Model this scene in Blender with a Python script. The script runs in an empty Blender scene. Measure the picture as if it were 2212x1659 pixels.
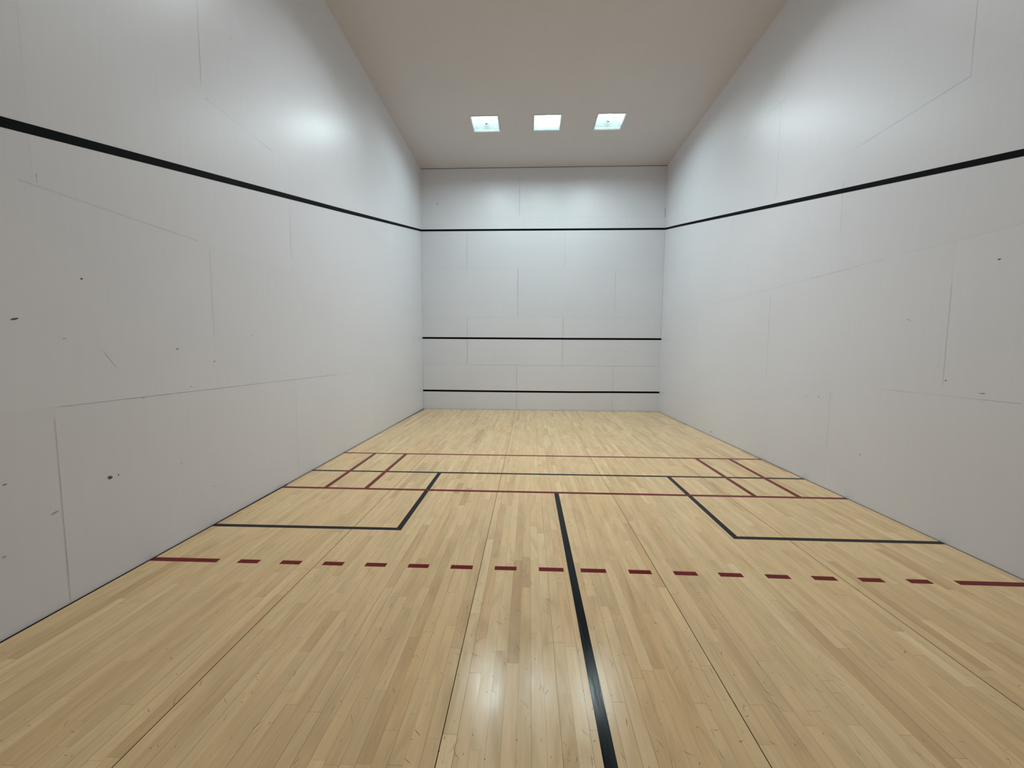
import bpy, bmesh, math, random
from mathutils import Matrix, Vector
random.seed(11)
S = bpy.context.scene
C = S.collection

# ------------------------------------------------------------------ room
# x to the right, y = 0 at the front wall and negative towards the camera, z up (metres)
H = 6.128
WID = 6.096
LEN = 12.19
def xl(d): return -0.0307 + 0.0095 * d      # the side walls are a touch out of square
def xr(d): return 6.1268 - 0.0031 * d

# ------------------------------------------------------------------ helpers
def link(o):
    C.objects.link(o); return o
def obj(name, bm, mats, parent=None, smooth=False):
    me = bpy.data.meshes.new(name)
    bm.normal_update(); bm.to_mesh(me); bm.free()
    for m in (mats if isinstance(mats, (list, tuple)) else [mats]): me.materials.append(m)
    if smooth:
        for p in me.polygons: p.use_smooth = True
    o = link(bpy.data.objects.new(name, me))
    if parent: o.parent = parent
    return o
def struct(name, bm, mats, parent=None):
    o = obj(name, bm, mats, parent); o['kind'] = 'structure'; return o
def tag(o, label, cat, group=None):
    o['label'] = label; o['category'] = cat
    if group: o['group'] = group
    return o
def quad(bm, pts, mat=0, layer=None, val=None):
    f = bm.faces.new([bm.verts.new(p) for p in pts]); f.material_index = mat
    if layer is not None:
        for i, l in enumerate(f.loops): l[layer] = val[i] if isinstance(val, list) else val
    return f
def prism(bm, base, off, mat=0):
    """closed solid: polygon 'base' (3-D points) and its copy moved by off"""
    off = Vector(off)
    a = [bm.verts.new(p) for p in base]; b = [bm.verts.new(Vector(p) + off) for p in base]
    n = len(a); fs = [bm.faces.new(a), bm.faces.new(list(reversed(b)))]
    for i in range(n): fs.append(bm.faces.new((a[i], b[i], b[(i + 1) % n], a[(i + 1) % n])))
    for f in fs: f.material_index = mat
    bmesh.ops.recalc_face_normals(bm, faces=fs)
    return fs
def box(bm, x0, x1, y0, y1, z0, z1, mat=0):
    return prism(bm, [(x0, y0, z0), (x1, y0, z0), (x1, y1, z0), (x0, y1, z0)], (0, 0, z1 - z0), mat)
def lin(r, g, b):
    f = lambda c: (c / 255 / 12.92) if c / 255 <= .04045 else ((c / 255 + .055) / 1.055) ** 2.4
    return (f(r), f(g), f(b), 1)

# ------------------------------------------------------------------ materials
def newmat(name):
    m = bpy.data.materials.new(name); m.use_nodes = True
    nt = m.node_tree; b = nt.nodes['Principled BSDF']
    return m, nt, b
def N(nt, t, **kw):
    n = nt.nodes.new(t)
    for k, v in kw.items(): setattr(n, k, v)
    return n
def setin(n, **kw):
    for k, v in kw.items(): n.inputs[k.replace('_', ' ')].default_value = v

def wall_material(name, colour, rough=.35, spec=.4, stretch=(9, 9, .8)):
    """semi-gloss white panel paint, tone differing a little from panel to panel, seams from the 'wear' attribute"""
    m, nt, b = newmat(name); L = nt.links.new
    tc = N(nt, 'ShaderNodeTexCoord')
    mp = N(nt, 'ShaderNodeMapping'); setin(mp, Scale=stretch); L(tc.outputs['Object'], mp.inputs['Vector'])
    n1 = N(nt, 'ShaderNodeTexNoise'); setin(n1, Scale=3.0, Detail=5.0, Roughness=.6); L(mp.outputs[0], n1.inputs['Vector'])
    n2 = N(nt, 'ShaderNodeTexNoise'); setin(n2, Scale=.55, Detail=3.0, Roughness=.5); L(tc.outputs['Object'], n2.inputs['Vector'])
    n3 = N(nt, 'ShaderNodeTexNoise'); setin(n3, Scale=70.0, Detail=2.0); L(tc.outputs['Object'], n3.inputs['Vector'])
    at = N(nt, 'ShaderNodeAttribute', attribute_name='wear')      # r: panel tone, g: how open the seam is
    sep = N(nt, 'ShaderNodeSeparateColor'); L(at.outputs['Color'], sep.inputs[0])
    # value = panel tone * (1 + small noises)
    a1 = N(nt, 'ShaderNodeMapRange'); setin(a1, From_Min=.3, From_Max=.7, To_Min=.987, To_Max=1.01); L(n1.outputs[0], a1.inputs[0])
    a2 = N(nt, 'ShaderNodeMapRange'); setin(a2, From_Min=.3, From_Max=.7, To_Min=.975, To_Max=1.02); L(n2.outputs[0], a2.inputs[0])
    mu = N(nt, 'ShaderNodeMath', operation='MULTIPLY'); L(a1.outputs[0], mu.inputs[0]); L(a2.outputs[0], mu.inputs[1])
    mt = N(nt, 'ShaderNodeMath', operation='MULTIPLY'); L(mu.outputs[0], mt.inputs[0]); L(sep.outputs[0], mt.inputs[1])
    col = N(nt, 'ShaderNodeVectorMath', operation='SCALE'); col.inputs[0].default_value = colour[:3]; L(mt.outputs[0], col.inputs['Scale'])
    mix = N(nt, 'ShaderNodeMix', data_type='RGBA'); L(sep.outputs[1], mix.inputs['Factor'])
    L(col.outputs[0], mix.inputs['A']); mix.inputs['B'].default_value = lin(70, 66, 60)
    L(mix.outputs['Result'], b.inputs['Base Color'])
    ro = N(nt, 'ShaderNodeMapRange'); setin(ro, From_Min=.3, From_Max=.7, To_Min=rough - .03, To_Max=rough + .04);
    L(ro.outputs[0], b.inputs['Roughness']); L(n2.outputs[0], ro.inputs[0])
    b.inputs['Specular IOR Level'].default_value = spec
    bp = N(nt, 'ShaderNodeBump'); setin(bp, Strength=.06, Distance=.002); L(n3.outputs[0], bp.inputs['Height']); L(bp.outputs[0], b.inputs['Normal'])
    return m
WALL = lin(222, 223, 229)
M_wall = wall_material('white_panel_paint', WALL)
M_ceil = wall_material('ceiling_paint', lin(207, 203, 204), rough=.6, spec=.25, stretch=(3, 3, 3))

def plain(name, colour, rough=.5, spec=.5, coat=0, metallic=0):
    m, nt, b = newmat(name); L = nt.links.new
    tc = N(nt, 'ShaderNodeTexCoord'); n = N(nt, 'ShaderNodeTexNoise'); setin(n, Scale=14.0, Detail=4.0); L(tc.outputs['Object'], n.inputs['Vector'])
    mr = N(nt, 'ShaderNodeMapRange'); setin(mr, From_Min=.3, From_Max=.7, To_Min=.9, To_Max=1.1); L(n.outputs[0], mr.inputs[0])
    s = N(nt, 'ShaderNodeVectorMath', operation='SCALE'); s.inputs[0].default_value = colour[:3]; L(mr.outputs[0], s.inputs['Scale'])
    L(s.outputs[0], b.inputs['Base Color'])
    b.inputs['Roughness'].default_value = rough; b.inputs['Specular IOR Level'].default_value = spec
    b.inputs['Coat Weight'].default_value = coat; b.inputs['Metallic'].default_value = metallic
    return m
M_scuff = plain('ball_scuff', lin(98, 93, 90), .7, .2)
M_scuff_light = plain('faint_scuff', lin(176, 172, 167), .6, .3)
M_scuff_red = plain('reddish_scuff', lin(112, 92, 88), .7, .2)
M_gap = plain('dark_gap', lin(46, 35, 22), .9, .1)
M_blackline_wall = plain('black_wall_paint', lin(4, 4, 6), .55, .06)

def line_material(name, colour, rough=.17):
    m, nt, b = newmat(name); L = nt.links.new
    b.inputs['Specular IOR Level'].default_value = .11
    tc = N(nt, 'ShaderNodeTexCoord')
    mp = N(nt, 'ShaderNodeMapping'); setin(mp, Scale=(60, 5, 1)); L(tc.outputs['Object'], mp.inputs['Vector'])
    n = N(nt, 'ShaderNodeTexNoise'); setin(n, Scale=1.0, Detail=5.0); L(mp.outputs[0], n.inputs['Vector'])
    mr = N(nt, 'ShaderNodeMapRange'); setin(mr, From_Min=.3, From_Max=.7, To_Min=.82, To_Max=1.2); L(n.outputs[0], mr.inputs[0])
    s = N(nt, 'ShaderNodeVectorMath', operation='SCALE'); s.inputs[0].default_value = colour[:3]; L(mr.outputs[0], s.inputs['Scale'])
    L(s.outputs[0], b.inputs['Base Color'])
    r = N(nt, 'ShaderNodeMapRange'); setin(r, From_Min=.3, From_Max=.7, To_Min=rough - .05, To_Max=rough + .06); L(n.outputs[0], r.inputs[0]); L(r.outputs[0], b.inputs['Roughness'])
    bp = N(nt, 'ShaderNodeBump'); setin(bp, Strength=.12, Distance=.002); L(n.outputs[0], bp.inputs['Height']); L(bp.outputs[0], b.inputs['Normal'])
    return m
M_black = line_material('black_floor_line', lin(3, 6, 10))
M_red = line_material('dark_red_floor_line', lin(110, 9, 12))

def wood_material():
    m, nt, b = newmat('maple_strip'); L = nt.links.new
    at = N(nt, 'ShaderNodeAttribute', attribute_name='plank')      # r tone, g hue, b offset of the grain
    sep = N(nt, 'ShaderNodeSeparateColor'); L(at.outputs['Color'], sep.inputs[0])
    tc = N(nt, 'ShaderNodeTexCoord')
    off = N(nt, 'ShaderNodeVectorMath', operation='SCALE'); L(at.outputs['Color'], off.inputs[0]); off.inputs['Scale'].default_value = 37.0
    ad = N(nt, 'ShaderNodeVectorMath', operation='ADD'); L(tc.outputs['Object'], ad.inputs[0]); L(off.outputs[0], ad.inputs[1])
    mp = N(nt, 'ShaderNodeMapping'); setin(mp, Scale=(26, 1.5, 1)); L(ad.outputs[0], mp.inputs['Vector'])
    g = N(nt, 'ShaderNodeTexNoise'); setin(g, Scale=1.3, Detail=6.0, Roughness=.62, Distortion=.8); L(mp.outputs[0], g.inputs['Vector'])
    mp2 = N(nt, 'ShaderNodeMapping'); setin(mp2, Scale=(7, 1.2, 1)); L(ad.outputs[0], mp2.inputs['Vector'])
    g2 = N(nt, 'ShaderNodeTexNoise'); setin(g2, Scale=1.2, Detail=3.0, Distortion=1.5); L(mp2.outputs[0], g2.inputs['Vector'])
    mp3 = N(nt, 'ShaderNodeMapping'); setin(mp3, Scale=(160, 7, 1)); L(ad.outputs[0], mp3.inputs['Vector'])
    g3 = N(nt, 'ShaderNodeTexNoise'); setin(g3, Scale=1.0, Detail=2.0); L(mp3.outputs[0], g3.inputs['Vector'])
    ramp = N(nt, 'ShaderNodeValToRGB'); L(sep.outputs[0], ramp.inputs[0])
    e = ramp.color_ramp.elements
    e[0].position = 0; e[0].color = WOOD[0]; e[1].position = 1; e[1].color = WOOD[-1]
    for i, c in enumerate(WOOD[1:-1]):
        k = e.new((i + 1) / (len(WOOD) - 1)); k.color = c
    v1 = N(nt, 'ShaderNodeMapRange'); setin(v1, From_Min=.3, From_Max=.7, To_Min=.93, To_Max=1.05); L(g.outputs[0], v1.inputs[0])
    v2 = N(nt, 'ShaderNodeMapRange'); setin(v2, From_Min=.28, From_Max=.55, To_Min=.86, To_Max=1.02); L(g2.outputs[0], v2.inputs[0])
    v3 = N(nt, 'ShaderNodeMapRange'); setin(v3, From_Min=.3, From_Max=.7, To_Min=.96, To_Max=1.03); L(g3.outputs[0], v3.inputs[0])
    m1 = N(nt, 'ShaderNodeMath', operation='MULTIPLY'); L(v1.outputs[0], m1.inputs[0]); L(v2.outputs[0], m1.inputs[1])
    m2 = N(nt, 'ShaderNodeMath', operation='MULTIPLY'); L(m1.outputs[0], m2.inputs[0]); L(v3.outputs[0], m2.inputs[1])
    sc = N(nt, 'ShaderNodeVectorMath', operation='SCALE'); L(ramp.outputs[0], sc.inputs[0]); L(m2.outputs[0], sc.inputs['Scale'])
    # a slight pinkish shift on some strips
    hu = N(nt, 'ShaderNodeMix', data_type='RGBA', blend_type='MULTIPLY'); L(sep.outputs[1], hu.inputs['Factor']); L(sc.outputs[0], hu.inputs['A']); hu.inputs['B'].default_value = (1.0, .95, .9, 1)
    L(hu.outputs['Result'], b.inputs['Base Color'])
    r = N(nt, 'ShaderNodeMapRange'); setin(r, From_Min=.3, From_Max=.7, To_Min=.15, To_Max=.26); L(g2.outputs[0], r.inputs[0]); L(r.outputs[0], b.inputs['Roughness'])
    b.inputs['Specular IOR Level'].default_value = .5
    bp = N(nt, 'ShaderNodeBump'); setin(bp, Strength=.07, Distance=.002); L(g.outputs[0], bp.inputs['Height']); L(bp.outputs[0], b.inputs['Normal'])
    return m
WOOD = [lin(199, 163, 116), lin(216, 181, 131), lin(227, 194, 143), lin(233, 201, 150), lin(240, 211, 162)]
M_wood = wood_material()
M_scratch = plain('floor_scratch', lin(74, 54, 38), .8, .2)

# ------------------------------------------------------------------ floor
def build_floor():
    bm = bmesh.new(); lay = bm.loops.layers.float_color.new('plank')
    xs = [xl(6) - .02, .05, 1.27, 2.4345, 3.661, 4.882, 6.10, xr(6) + .02]
    y_back = -LEN + .012; y_front = -.012
    # joists and slab under the strips: what one sees through the gaps
    quad(bm, [(-.05, -LEN, -.004), (6.2, -LEN, -.004), (6.2, 0, -.004), (-.05, 0, -.004)], 1, lay, (0, 0, 0, 1))
    box(bm, -.05, 6.2, -LEN, 0, -.15, -.006, 1)
    for bi in range(len(xs) - 1):
        a, b = xs[bi] + .0016, xs[bi + 1] - .0016
        n = max(1, round((b - a) / .0583)); w = (b - a) / n
        for i in range(n):
            gl = random.choice([.0002, .0003, .0004, .0006, .0008]); gr = random.choice([.0001, .0003])
            x0, x1 = a + i * w + gl, a + (i + 1) * w - gr
            y = y_back - random.uniform(0, 1.2)
            row_tone = random.gauss(0, .05)
            while y < y_front:
                ln = random.choice([.35, .5, .65, .8, .95, 1.1, 1.4]) * random.uniform(.85, 1.15)
                y0, y1 = max(y, y_back), min(y + ln, y_front)
                y += ln
                if y1 - y0 < .02: continue
                tone = min(1, max(0, random.gauss(.60, .15) + row_tone))
                if random.random() < .07: tone = max(0, tone - .25)
                hue = random.random() ** 2
                ge = random.choice([.0002, .0004, .0007])
                # strips at the side walls stop just short of them
                def cx(x, y): return min(max(x, xl(-y) + .014), xr(-y) - .008)
                p = [(cx(x0, y0), y0 + ge, 0), (cx(x1, y0), y0 + ge, 0), (cx(x1, y1), y1, 0), (cx(x0, y1), y1, 0)]
                if p[1][0] - p[0][0] < .001 or p[2][0] - p[3][0] < .001: continue
                quad(bm, p, 0, lay, (tone, hue, random.random(), 1))
    # scratches, dents and rubber marks from play
    def stroke(x, y, ln, ang, w, bend=0):
        k = 3 if ln > .03 else 1; px, py = x, y; z = .00012
        for s in range(k):
            dx, dy = math.cos(ang) * ln / k, math.sin(ang) * ln / k
            nx, ny = -math.sin(ang) * w / 2, math.cos(ang) * w / 2
            t0 = .35 if s == 0 and k > 1 else 1; t1 = .3 if s == k - 1 else 1
            quad(bm, [(px + nx * t0, py + ny * t0, z), (px - nx * t0, py - ny * t0, z), (px + dx - nx * t1, py + dy - ny * t1, z), (px + dx + nx * t1, py + dy + ny * t1, z)], 2, lay, (0, 0, 0, 1))
            px += dx; py += dy; ang += bend
    for i in range(2600):
        d = 9.6 - 8.6 * random.random() ** 1.7
        x = random.triangular(.15, 5.95, 3.1)
        r = random.random()
        ang = random.choice([random.gauss(math.pi / 2, .35), random.uniform(0, math.pi), random.gauss(2.2, .3)])
        if r < .5: stroke(x, -d, random.uniform(.004, .012), ang, random.uniform(.0015, .0035))
        elif r < .93: stroke(x, -d, random.uniform(.012, .045), ang, random.uniform(.0009, .002), random.gauss(0, .12))
        else: stroke(x, -d, random.uniform(.05, .11), ang, random.uniform(.0006, .0012), random.gauss(0, .15))
    bmesh.ops.recalc_face_normals(bm, faces=[])
    o = struct('floor', bm, [M_wood, M_gap, M_scratch])
    return o
build_floor()

# ------------------------------------------------------------------ walls
ROWS = [0, 1.175, 2.41, 3.63, 4.88, H]
def side_point(side):
    if side == 'left':
        return lambda d, z, e=0: (xl(d) + e, -d, z)
    if side == 'right':
        return lambda d, z, e=0: (xr(d) - e, -d, z)
    if side == 'front':
        return lambda d, z, e=0: (d, -e, z)
    return lambda d, z, e=0: (d, -LEN + e, z)

def wall(side, u0, u1, offs, strong, marks, z_top=H):
    """panelled wall: 'offs' is where the upright joints of each row start, strong = seams one can see"""
    P = side_point(side)
    PANEL = 2.475 if side == 'front' else 2.385
    bm = bmesh.new(); lay = bm.loops.layers.float_color.new('wear')
    rnd = random.Random(len(side) * 7)
    out = Vector(P(u0, 0, -.14)) - Vector(P(u0, 0, 0))
    flip = side in ('right', 'back')
    def q(pts, mat, val):
        quad(bm, pts if flip else list(reversed(pts)), mat, lay, val if not isinstance(val, list) or flip else list(reversed(val)))
    # slab behind the panels
    fs = prism(bm, [Vector(P(u0, -.15)) + out * .01, Vector(P(u1, -.15)) + out * .01, Vector(P(u1, H + .25)) + out * .01, Vector(P(u0, H + .25)) + out * .01], out, 1)
    seams_v = []
    for r in range(len(ROWS) - 1):
        z0, z1 = ROWS[r], ROWS[r + 1]
        if r == len(ROWS) - 2: z1 = z_top
        us = [u0]
        u = offs[r] - PANEL * 6
        while u < u1 - .02:
            if u > u0 + .02: us.append(u); seams_v.append((u, z0, z1))
            u += PANEL
        us.append(u1)
        for a, b in zip(us, us[1:]):
            t = rnd.uniform(.975, 1.0)
            q([P(a, z0), P(b, z0), P(b, z1), P(a, z1)], 0, (t, 0, 0, 1))
    e = .00025
    def vseam(u, z0, z1, s, w):
        s *= .8
        n = max(2, int((z1 - z0) / .12)); v = [max(0, s * rnd.uniform(.45, 1.15)) for _ in range(n + 1)]
        for i in range(n):
            a, b = z0 + (z1 - z0) * i / n, z0 + (z1 - z0) * (i + 1) / n
            q([P(u - w / 2, a, e), P(u + w / 2, a, e), P(u + w / 2, b, e), P(u - w / 2, b, e)], 0,
              [(.97, v[i], 0, 1), (.97, v[i], 0, 1), (.97, v[i + 1], 0, 1), (.97, v[i + 1], 0, 1)])
    def hseam(z, a0, a1, s, w):
        s *= .75
        n = max(2, int((a1 - a0) / .15)); v = [max(0, s * rnd.uniform(.15, 1.3)) for _ in range(n + 1)]
        for i in range(n):
            a, b = a0 + (a1 - a0) * i / n, a0 + (a1 - a0) * (i + 1) / n
            q([P(a, z - w / 2, e), P(b, z - w / 2, e), P(b, z + w / 2, e), P(a, z + w / 2, e)], 0,
              [(.97, v[i], 0, 1), (.97, v[i + 1], 0, 1), (.97, v[i + 1], 0, 1), (.97, v[i], 0, 1)])
    for (u, z0, z1) in seams_v: vseam(u, z0, z1, .07, .0025)
    for z in ROWS[1:-1]: hseam(z, u0, u1, .05, .0025)
    for s in strong:
        if s[0] == 'v': vseam(*s[1:])
        else: hseam(*s[1:])
    # scuffs
    for (u, z, lu, lz, ang, mat) in marks:
        if side == 'left': ang = -ang          # u runs from right to left on this wall
        lu *= .62; lz *= .8
        n = 11; pts = []
        for i in range(n):
            t = 2 * math.pi * i / n; k = rnd.uniform(.65, 1.15)
            du, dz = lu / 2 * math.cos(t) * k, lz / 2 * math.sin(t) * k
            pts.append(P(u + du * math.cos(ang) - dz * math.sin(ang), z + du * math.sin(ang) + dz * math.cos(ang), .0006))
        q(pts, mat, (.97, 0, 0, 1))
    return struct('wall_' + side, bm, [M_wall, M_gap, M_scuff, M_scuff_light, M_scuff_red])

A_, B_ = 5.75, 6.932
wall('left', 0, LEN, [A_, B_, A_, B_, A_],
     [('v', 5.755, .02, 1.17, .32, .004), ('v', 8.13, .01, 1.11, .5, .005), ('v', 6.935, 1.64, 2.36, .4, .004),
      ('v', 5.745, 2.55, 3.16, .4, .005), ('v', 6.925, 3.72, 4.7, .45, .005), ('v', 3.385, 1.2, 1.36, .3, .005), ('v', 4.544, 1.4, 2.4, .12, .006),
      ('h', 1.175, 4.7, 8.1, .4, .004), ('h', 2.402, 7.05, 8.2, .4, .004), ('h', 3.61, 6.0, 6.9, .3, .006), ('h', 1.172, 3.4, 4.6, .2, .004),
      ('v', 8.117, 2.42, 2.47, .5, .006)],
     [(8.268, 1.665, .06, .017, .35, 4), (7.934, 1.935, .03, .012, .1, 2), (7.304, 1.516, .05, .010, .3, 2), (7.86, .677, .035, .048, 1.4, 2),
      (7.806, .678, .012, .022, 0, 2), (8.37, .805, .04, .007, .1, 2), (8.17, .57, .07, .02, .3, 3), (7.81, 1.45, .30, .004, -.93, 3),
      (6.45, 1.66, .015, .01, 0, 2), (6.95, 1.41, .07, .012, .5, 3), (7.6, 1.17, .05, .008, 0, 3), (7.2, 1.215, .05, .01, 0, 3),
      (8.05, 1.57, .04, .008, .3, 3), (7.33, .62, .03, .008, 0, 3), (6.1, .75, .02, .012, .4, 3), (7.02, .33, .035, .01, .2, 3), (8.4, .43, .03, .015, 0, 3),
      (6.55, 4.34, .08, .006, -.9, 3), (6.3, 4.30, .05, .006, 2.2, 3)])
wall('right', 0, LEN, [A_, 4.54, A_, 4.535, A_],
     [('v', 4.53, 3.64, 4.87, .45, .005), ('v', 6.925, 3.62, 4.25, .35, .005), ('v', 5.728, 2.79, 3.36, .42, .005), ('v', 4.543, 1.15, 2.3, .5, .006),
      ('v', 6.93, 1.25, 2.06, .26, .005), ('v', 5.755, .43, 1.1, .32, .005), ('v', 3.325, 2.9, 3.4, .2, .005), ('v', 2.113, 1.8, 2.39, .25, .005), ('v', 2.139, 3.7, 4.05, .25, .005),
      ('h', 4.875, 3.6, 4.76, .28, .006), ('h', 3.625, 5.7, 6.93, .5, .005), ('h', 2.405, 2.5, 6.3, .2, .006), ('h', 2.40, 5.2, 5.9, .3, .005), ('h', 2.40, 6.5, 7.4, .15, .005),
      ('h', 1.178, 6.4, 7.45, .35, .004)],
     [(7.235, 2.188, .045, .014, .1, 2), (6.594, 1.813, .07, .013, -.5, 3), (6.951, 1.301, .035, .014, .7, 2), (7.211, 1.224, .085, .007, .05, 4),
      (2.977, .075, .06, .03, 0, 2), (5.583, 1.017, .03, .025, 0, 3), (5.379, .994, .03, .025, 0, 3), (5.4, 1.5, .02, .015, 0, 3), (6.2, .5, .03, .02, 0, 3)])
wall('front', -.12, 6.22, [2.445, 1.15, 2.455, 1.145, 2.49],
     [('v', 2.445, .05, 1.15, .13, .012), ('v', 4.93, .02, 1.15, .16, .016), ('v', 1.152, 1.2, 2.4, .13, .016), ('v', 3.62, 1.25, 2.4, .16, .018), ('v', 2.457, 2.43, 3.62, .2, .016),
      ('v', 4.926, 2.6, 3.55, .22, .009), ('v', 1.145, 3.65, 4.5, .14, .012), ('v', 3.645, 3.65, 4.53, .2, .012), ('v', 2.486, 4.95, 5.9, .16, .014), ('v', 4.92, 4.95, 5.95, .14, .012), ('v', 3.64, 4.64, 4.85, .12, .01),
      ('h', 1.178, -.03, 1.25, .26, .006), ('h', 1.178, 1.25, 6.12, .06, .008), ('h', 2.415, 1.15, 6.1, .09, .009), ('h', 3.645, .1, 5.0, .08, .01), ('h', 4.9, 1.6, 6.1, .1, .009),
      ('v', 6.112, 4.885, 5.12, .85, .014), ('v', 6.117, 1.9, 4.5, .35, .008), ('v', -.032, .1, 4.6, .3, .012)],
     [(.397, 5.268, .03, .09, .1, 3), (.385, 5.27, .018, .05, .2, 2), (5.243, 1.54, .025, .045, 0, 2), (3.8, 2.62, .03, .02, 0, 3)],
     z_top=H - .011)
wall('back', -.05, 6.2, [1.2, 2.4, 1.2, 2.4, 1.2], [], [])

# ------------------------------------------------------------------ ceiling with the light openings
LX = [1.836, 3.081, 4.326]
LD = [1.896, 5.1, 7.8]
HALF = .286
def build_ceiling():
    bm = bmesh.new(); lay = bm.loops.layers.float_color.new('wear')
    def cuts(lo, hi, cs):
        v = [lo]
        for c in cs: v += [c - HALF, c + HALF]
        return v + [hi]
    xs = cuts(-.12, 6.22, LX); ys = cuts(-.05, LEN + .05, LD)
    for i in range(len(xs) - 1):
        for j in range(len(ys) - 1):
            if i % 2 and j % 2 and (j < 5 or i == 3): continue
            a, b, c, d = xs[i], xs[i + 1], -ys[j], -ys[j + 1]
            quad(bm, [(a, c, H), (b, c, H), (b, d, H), (a, d, H)], 0, lay, (1, 0, 0, 1))
    bmesh.ops.remove_doubles(bm, verts=bm.verts[:], dist=1e-5)
    # upstands of the openings and the deck above
    for f in list(bm.faces): f.normal_update()
    r = bmesh.ops.extrude_face_region(bm, geom=bm.faces[:])
    for v in [g for g in r['geom'] if isinstance(g, bmesh.types.BMVert)]: v.co.z += .02
    bmesh.ops.recalc_face_normals(bm, faces=bm.faces[:])
    # faint joint lines
    e = .0004
    for x in (1.22, 2.46, 3.70, 4.92):
        quad(bm, [(x - .002, 0, H - e), (x - .002, -LEN, H - e), (x + .002, -LEN, H - e), (x + .002, 0, H - e)], 0, lay, (.97, .05, 0, 1))
    o = struct('ceiling', bm, [M_ceil])
    me = o.data
    return o
build_ceiling()

# ------------------------------------------------------------------ ceiling lights
def emit_mat(name, col, strength):
    m, nt, b = newmat(name)
    b.inputs['Base Color'].default_value = (.9, .95, .93, 1)
    b.inputs['Emission Color'].default_value = col; b.inputs['Emission Strength'].default_value = strength
    return m
M_lamp = emit_mat("lit_lamp", (.92, 1, .99, 1), 22)
M_frame = plain('white_enamel_frame', lin(225, 232, 230), .35, .5)
M_refl = plain('white_reflector', lin(226, 240, 242), .4, .4)
M_socket = plain('lamp_socket', lin(110, 120, 120), .5, .4)
M_dead = plain('dead_insect_specks', lin(60, 40, 40), .8, .1)
def glass_clear():
    m, nt, b = newmat('clear_lens'); L = nt.links.new
    t = N(nt, 'ShaderNodeBsdfTransparent'); t.inputs[0].default_value = (.97, .99, .99, 1)
    g = N(nt, 'ShaderNodeBsdfGlossy'); g.inputs['Roughness'].default_value = .12
    mx = N(nt, 'ShaderNodeMixShader'); mx.inputs[0].default_value = .06
    L(t.outputs[0], mx.inputs[1]); L(g.outputs[0], mx.inputs[2]); L(mx.outputs[0], nt.nodes['Material Output'].inputs[0])
    return m
def glass_frost():
    m, nt, b = newmat('frosted_lens'); L = nt.links.new
    t = N(nt, 'ShaderNodeBsdfTranslucent'); t.inputs[0].default_value = (.88, .96, .96, 1)
    tr = N(nt, 'ShaderNodeBsdfTransparent'); tr.inputs[0].default_value = (.9, .98, .97, 1)
    mx = N(nt, 'ShaderNodeMixShader'); mx.inputs[0].default_value = .35
    L(t.outputs[0], mx.inputs[1]); L(tr.outputs[0], mx.inputs[2]); L(mx.outputs[0], nt.nodes['Material Output'].inputs[0])
    return m
M_clear, M_frost = glass_clear(), glass_frost()
POWER = [34, 29, 3.6]
SPREAD = [164, 135, 100]
LCOL = [(.81, 1, 1.03), (.91, .985, 1.03), (1, .82, .74)]  # last entry: warm tint of the added fill light
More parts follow.
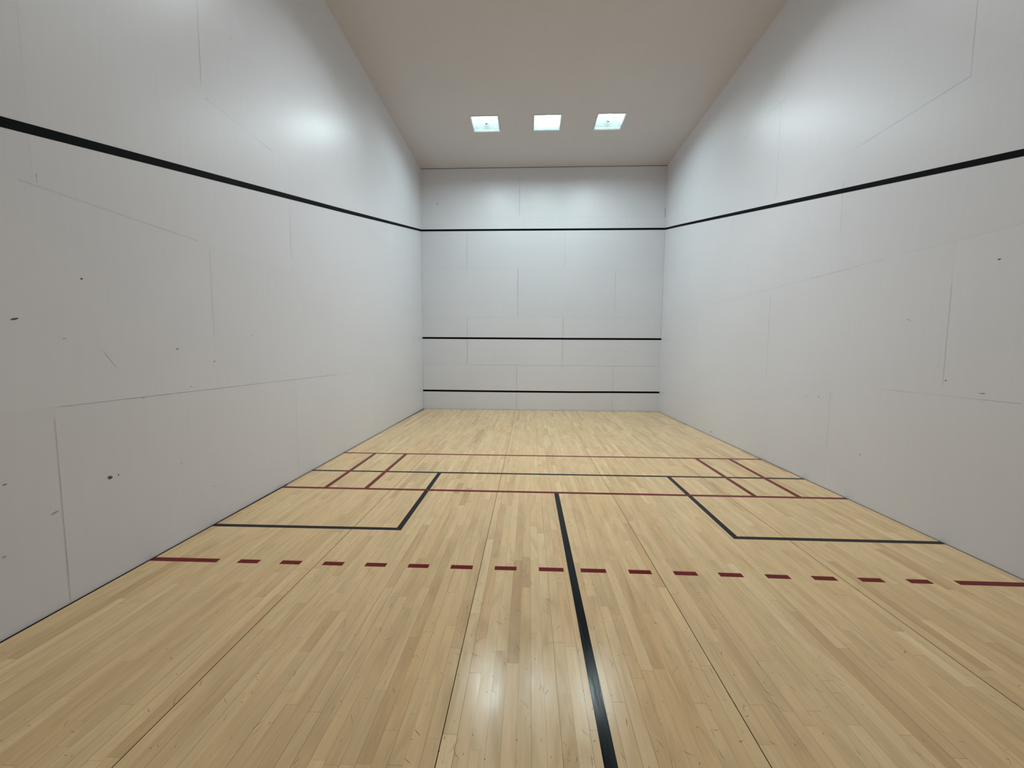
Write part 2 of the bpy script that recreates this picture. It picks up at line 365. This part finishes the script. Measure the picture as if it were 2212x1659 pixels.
def ceiling_light(x, d, row, kind, label):
    t = link(bpy.data.objects.new('ceiling_light', None)); t.empty_display_size = .2
    t.location = (x, -d, H)
    tag(t, label, 'ceiling light', 'recessed square ceiling lights, front row' if row == 0 else 'recessed square ceiling lights further back')
    h = HALF - .003; top = .17; dep = .15
    # housing: sloped reflector sides with a flat top, closed outside
    bm = bmesh.new()
    rim = h - .022
    a = [(-rim, -rim, .004), (rim, -rim, .004), (rim, rim, .004), (-rim, rim, .004)]
    m = [(-rim, -rim, .035), (rim, -rim, .035), (rim, rim, .035), (-rim, rim, .035)]
    b = [(-top, -top, dep), (top, -top, dep), (top, top, dep), (-top, top, dep)]
    for lo, hi in ((a, m), (m, b)):
        for i in range(4):
            j = (i + 1) % 4; quad(bm, [lo[i], lo[j], hi[j], hi[i]])
    quad(bm, b)
    for i in range(4):                                     # outer can
        j = (i + 1) % 4; s = (rim + .01) / rim
        lo = [(p[0] * s, p[1] * s, .004) for p in a]; hi = [(p[0] * s, p[1] * s, .2) for p in a]
        quad(bm, [lo[i], lo[j], hi[j], hi[i]])
    quad(bm, [(p[0] * (rim + .01) / rim, p[1] * (rim + .01) / rim, .2) for p in a])
    bmesh.ops.remove_doubles(bm, verts=bm.verts[:], dist=1e-5)
    obj('reflector_housing', bm, M_refl, t)
    # frame: four mitred bars standing 8 mm below the ceiling
    bm = bmesh.new(); o_, i_ = h, h - .014
    for k in range(4):
        c, s = (1, 0, -1, 0)[k], (0, 1, 0, -1)[k]
        R = lambda u, v: (u * c - v * s, u * s + v * c, -.008)
        prism(bm, [R(-o_, -o_), R(o_, -o_), R(i_, -i_), R(-i_, -i_)], (0, 0, .016))
    obj('lens_frame', bm, M_frame, t)
    # lens pane
    bm = bmesh.new(); box(bm, -i_, i_, -i_, i_, .0, .003)
    obj('lens', bm, M_frost if kind == 'frost' else M_clear, t)
    # lamp: a short bulb lying in the reflector, with its socket
    bm = bmesh.new()
    prof = [(-.11, .0), (-.105, .018), (-.08, .034), (-.04, .045), (.0, .048), (.04, .042), (.075, .028), (.10, .02)]
    rings = []
    for (px, rr) in prof:
        rings.append([bm.verts.new((rr * math.cos(2 * math.pi * k / 20), px, rr * math.sin(2 * math.pi * k / 20))) for k in range(20)] if rr else [bm.verts.new((0, px, 0))])
    for r0, r1 in zip(rings, rings[1:]):
        for k in range(20):
            k2 = (k + 1) % 20
            bm.faces.new((r0[0], r1[k2], r1[k]) if len(r0) == 1 else (r0[k], r0[k2], r1[k2], r1[k]))
    lamp = obj('bulb', bm, M_lamp, t, True); lamp.location = (0, -.02, .085)
    bm = bmesh.new()
    bmesh.ops.create_cone(bm, cap_ends=True, segments=20, radius1=.024, radius2=.028, depth=.05, matrix=Matrix.Translation((0, .122, 0)) @ Matrix.Rotation(math.pi / 2, 4, 'X'))
    so = obj('lamp_socket', bm, M_socket, t); so.location = (0, -.02, .085)
    # the light it throws down through the lens
    la = bpy.data.lights.new('lamp_light', 'AREA'); la.shape = 'SQUARE'; la.size = 2 * i_ * .92
    la.energy = POWER[row] * ((.62 if kind == 'frost' else 1.1) if row == 0 else 1); la.spread = math.radians(SPREAD[row]); la.color = LCOL[row]
    lo = link(bpy.data.objects.new('lamp_light', la)); lo.parent = t; lo.location = (0, 0, -.006)
    return t
ceiling_light(LX[0], LD[0], 0, 'clear', 'square recessed ceiling light nearest the left wall, lit, clear lens showing its reflector')
ceiling_light(LX[1], LD[0], 0, 'frost', 'square recessed ceiling light in the middle of the three, evenly glowing frosted lens')
ceiling_light(LX[2], LD[0], 0, 'clear', 'square recessed ceiling light nearest the right wall, lit, clear lens showing its reflector')
for row, rn in ((1, 'second row from the front wall'),):
    for i, w in enumerate(('beside the left wall', 'on the centre of the court', 'beside the right wall')):
        ceiling_light(LX[i], LD[row], row, 'frost', 'square recessed ceiling light %s, %s' % (w, rn))
ceiling_light(LX[1], LD[2], 2, 'frost', 'added warm square ceiling light, unseen, brightening the near floor')  # unseen extra fixture, added only to brighten the near floor

# ------------------------------------------------------------------ court lines on the walls
def strip_wall(name, side, pts, w, label, group):
    """painted stripe of width w along pts [(u, z of its middle)], 1.2 mm thick"""
    P = side_point(side); bm = bmesh.new(); e = .0012
    up = [(u, z + w / 2) for u, z in pts]; dn = [(u, z - w / 2) for u, z in pts]
    for i in range(len(pts) - 1):
        prism(bm, [P(*dn[i], .0002), P(*dn[i + 1], .0002), P(*up[i + 1], .0002), P(*up[i], .0002)], Vector(P(1, 1, e)) - Vector(P(1, 1, 0)))
    bmesh.ops.remove_doubles(bm, verts=bm.verts[:], dist=1e-5)
    return tag(obj(name, bm, M_blackline_wall), label, 'wall line', group)
GW = 'black lines on the court walls'
x0, x1 = xl(0) + .001, xr(0) - .001
strip_wall('wall_line', 'front', [(x0, 4.609), (x1, 4.605)], .049, 'top one of three black lines across the front wall', GW)
strip_wall('wall_line', 'front', [(x0, 1.873), (2.2, 1.869), (3.9, 1.866), (x1, 1.868)], .047, 'middle one of three black lines across the front wall', GW)
strip_wall('wall_line', 'front', [(x0, .491), (1.8, .488), (3.0, .487), (3.9, .487), (4.9, .496), (x1, .501)], .047, 'lowest black line across the front wall, just above the floor', GW)
strip_wall('wall_line', 'left', [(.0, 4.609), (1.0, 4.372), (4.41, 3.564), (8.252, 2.667), (10.4, 2.166)], .054, 'black line sloping along the white left wall', GW)
strip_wall('wall_line', 'right', [(.0, 4.605), (1.08, 4.3555), (7.314, 2.879), (10.4, 2.148)], .050, 'black line sloping along the white right wall', GW)

# ------------------------------------------------------------------ court lines on the floor
def flat(name, poly, mat, z, label, cat, group):
    bm = bmesh.new(); prism(bm, [(x, -d, .00002) for x, d in poly], (0, 0, z))
    return tag(obj(name, bm, mat), label, cat, group)
GB, GR, GD = 'black lines on the wooden floor', 'dark red lines on the wooden floor', 'dashes of the broken red floor line'
ZB, ZR = .0004, .0007
def wl(d): return xl(d) + .012
def wr(d): return xr(d) - .004
def across(d0l, d0r, w):     # stripe from wall to wall
    return [(wl(d0l), d0l - w / 2), (wr(d0r), d0r - w / 2), (wr(d0r), d0r + w / 2), (wl(d0l), d0l + w / 2)]
flat('court_line', across(4.597, 4.566, .05), M_red, ZR, 'thin dark red line across the floor nearest the front wall', 'floor line', GR)
flat('court_line', across(6.098, 6.087, .05), M_red, ZR, 'dark red solid line across the floor, at the top of the black centre line', 'floor line', GR)
flat('court_line', across(5.474, 5.440, .05), M_black, ZB, 'black line running across the whole floor between the two solid red lines', 'floor line', GB)
for (a0, a1, b0, b1, lab) in (
        (.472, .519, .497, .546, 'short dark red line between the cross lines, nearest the left wall'),
        (.934, .983, .951, 1.001, 'short dark red line between the cross lines, second from the left wall'),
        (5.15, 5.202, 5.146, 5.198, 'short dark red line between the cross lines, second from the right wall'),
        (5.619, 5.671, 5.604, 5.658, 'short dark red line between the cross lines, nearest the right wall')):
    flat('court_line', [(a0, 4.60), (a1, 4.60), (b1, 6.075), (b0, 6.075)], M_red, ZR + .0001, lab, 'floor line', GR)
flat('court_line', [(1.634, 5.478), (1.683, 5.478), (1.693, 7.073), (wl(7.06), 7.087), (wl(7.06), 7.038), (1.644, 7.027)], M_black, ZB + .0001,
     'black L-shaped line marking a box against the left wall', 'floor line', GB)
flat('court_line', [(4.504, 5.468), (4.455, 5.468), (4.446, 7.076), (wr(7.05), 7.075), (wr(7.05), 7.026), (4.496, 7.028)], M_black, ZB + .0001,
     'black L-shaped line marking a box against the right wall', 'floor line', GB)
flat('court_line', [(3.045, 6.105), (3.093, 6.105), (3.101, 8.92), (3.105, LEN - .02), (3.054, LEN - .02), (3.050, 8.92)], M_black, ZB + .0002,
     'long black centre line running down the floor towards the viewer', 'floor line', GB)

dashes = [(.695, .844), (1.004, 1.149), (1.313, 1.458), (1.618, 1.767), (1.924, 2.070), (2.227, 2.381), (2.536, 2.689), (2.845, 3.016),
          (3.135, 3.308), (3.465, 3.617), (3.771, 3.926), (4.075, 4.230), (4.385, 4.538), (4.689, 4.839), (4.993, 5.141), (5.303, 5.448)]
def dd(x):                   # the broken line bows by a centimetre
    pts = [(0, 7.627), (1, 7.619), (2, 7.6155), (3, 7.611), (3.6, 7.609), (4.2, 7.613), (5, 7.624), (6.2, 7.626)]
    for (a, p), (b, q) in zip(pts, pts[1:]):
        if a <= x <= b: return p + (q - p) * (x - a) / (b - a)
    return pts[-1][1]
ordn = ['first', 'second', 'third', 'fourth', 'fifth', 'sixth', 'seventh', 'eighth']
first = None
for i, (a, b) in enumerate(dashes):
    m = (a + b) / 2; w = b - a
    if i == 7: lab = 'longer red floor dash just left of the black centre line'
    elif i == 8: lab = 'longer red floor dash just right of the black centre line'
    elif i < 7: lab = 'short dark red floor dash, %s from the left in the broken line' % ordn[i]
    else: lab = 'short dark red floor dash, %s from the right in the broken line' % ordn[15 - i]
    if first is None:
        bm = bmesh.new(); prism(bm, [(-.074, .0235, .00002), (.074, .0235, .00002), (.074, -.0235, .00002), (-.074, -.0235, .00002)], (0, 0, ZR))
        o = first = obj('floor_dash', bm, M_red)
    else:
        o = first.copy(); C.objects.link(o)
    o.location = (m, -dd(m), 0); o.scale = (w / .148, 1, 1); o.rotation_euler.z = -math.atan2(dd(b) - dd(a), w)
    tag(o, lab, 'floor dash', GD)
flat('court_line', [(wl(7.6), 7.603), (.540, 7.598), (.546, 7.646), (wl(7.6), 7.651)], M_red, ZR, 'longest red stripe of the broken line, touching the left wall', 'floor line', GD)
flat('court_line', [(5.613, 7.602), (wr(7.6), 7.602), (wr(7.6), 7.651), (5.611, 7.650)], M_red, ZR, 'longest red stripe of the broken line, touching the right wall', 'floor line', GD)

# ------------------------------------------------------------------ world and camera
w = bpy.data.worlds.new('World'); S.world = w; w.use_nodes = True
w.node_tree.nodes['Background'].inputs[0].default_value = (0, 0, 0, 1)

yaw, pitch, roll = -.04296, -.07981, .00601
F = 849.675
cy, sy, cp, sp, cr, sr = math.cos(yaw), math.sin(yaw), math.cos(pitch), math.sin(pitch), math.cos(roll), math.sin(roll)
fwd = Vector((sy * cp, cy * cp, sp)); right = Vector((cy, -sy, 0)); up = right.cross(fwd)
r2 = cr * right + sr * up; u2 = -sr * right + cr * up
cd = bpy.data.cameras.new('camera'); cam = link(bpy.data.objects.new('camera', cd))
M = Matrix((r2, u2, -fwd)).transposed().to_4x4(); M.translation = Vector((2.76266, -10.24791, 1.50432))
cam.matrix_world = M
cd.sensor_fit = 'HORIZONTAL'; cd.sensor_width = 36; cd.lens = F / 2212 * 36; cd.clip_start = .02
S.camera = cam

S.view_settings.view_transform = 'Standard'; S.view_settings.look = 'None'
S.view_settings.exposure = 0; S.view_settings.gamma = 1; S.view_settings.use_curve_mapping = False
S.cycles.max_bounces = 12; S.cycles.diffuse_bounces = 8; S.cycles.glossy_bounces = 4; S.cycles.transparent_max_bounces = 8
S.cycles.sample_clamp_indirect = 4
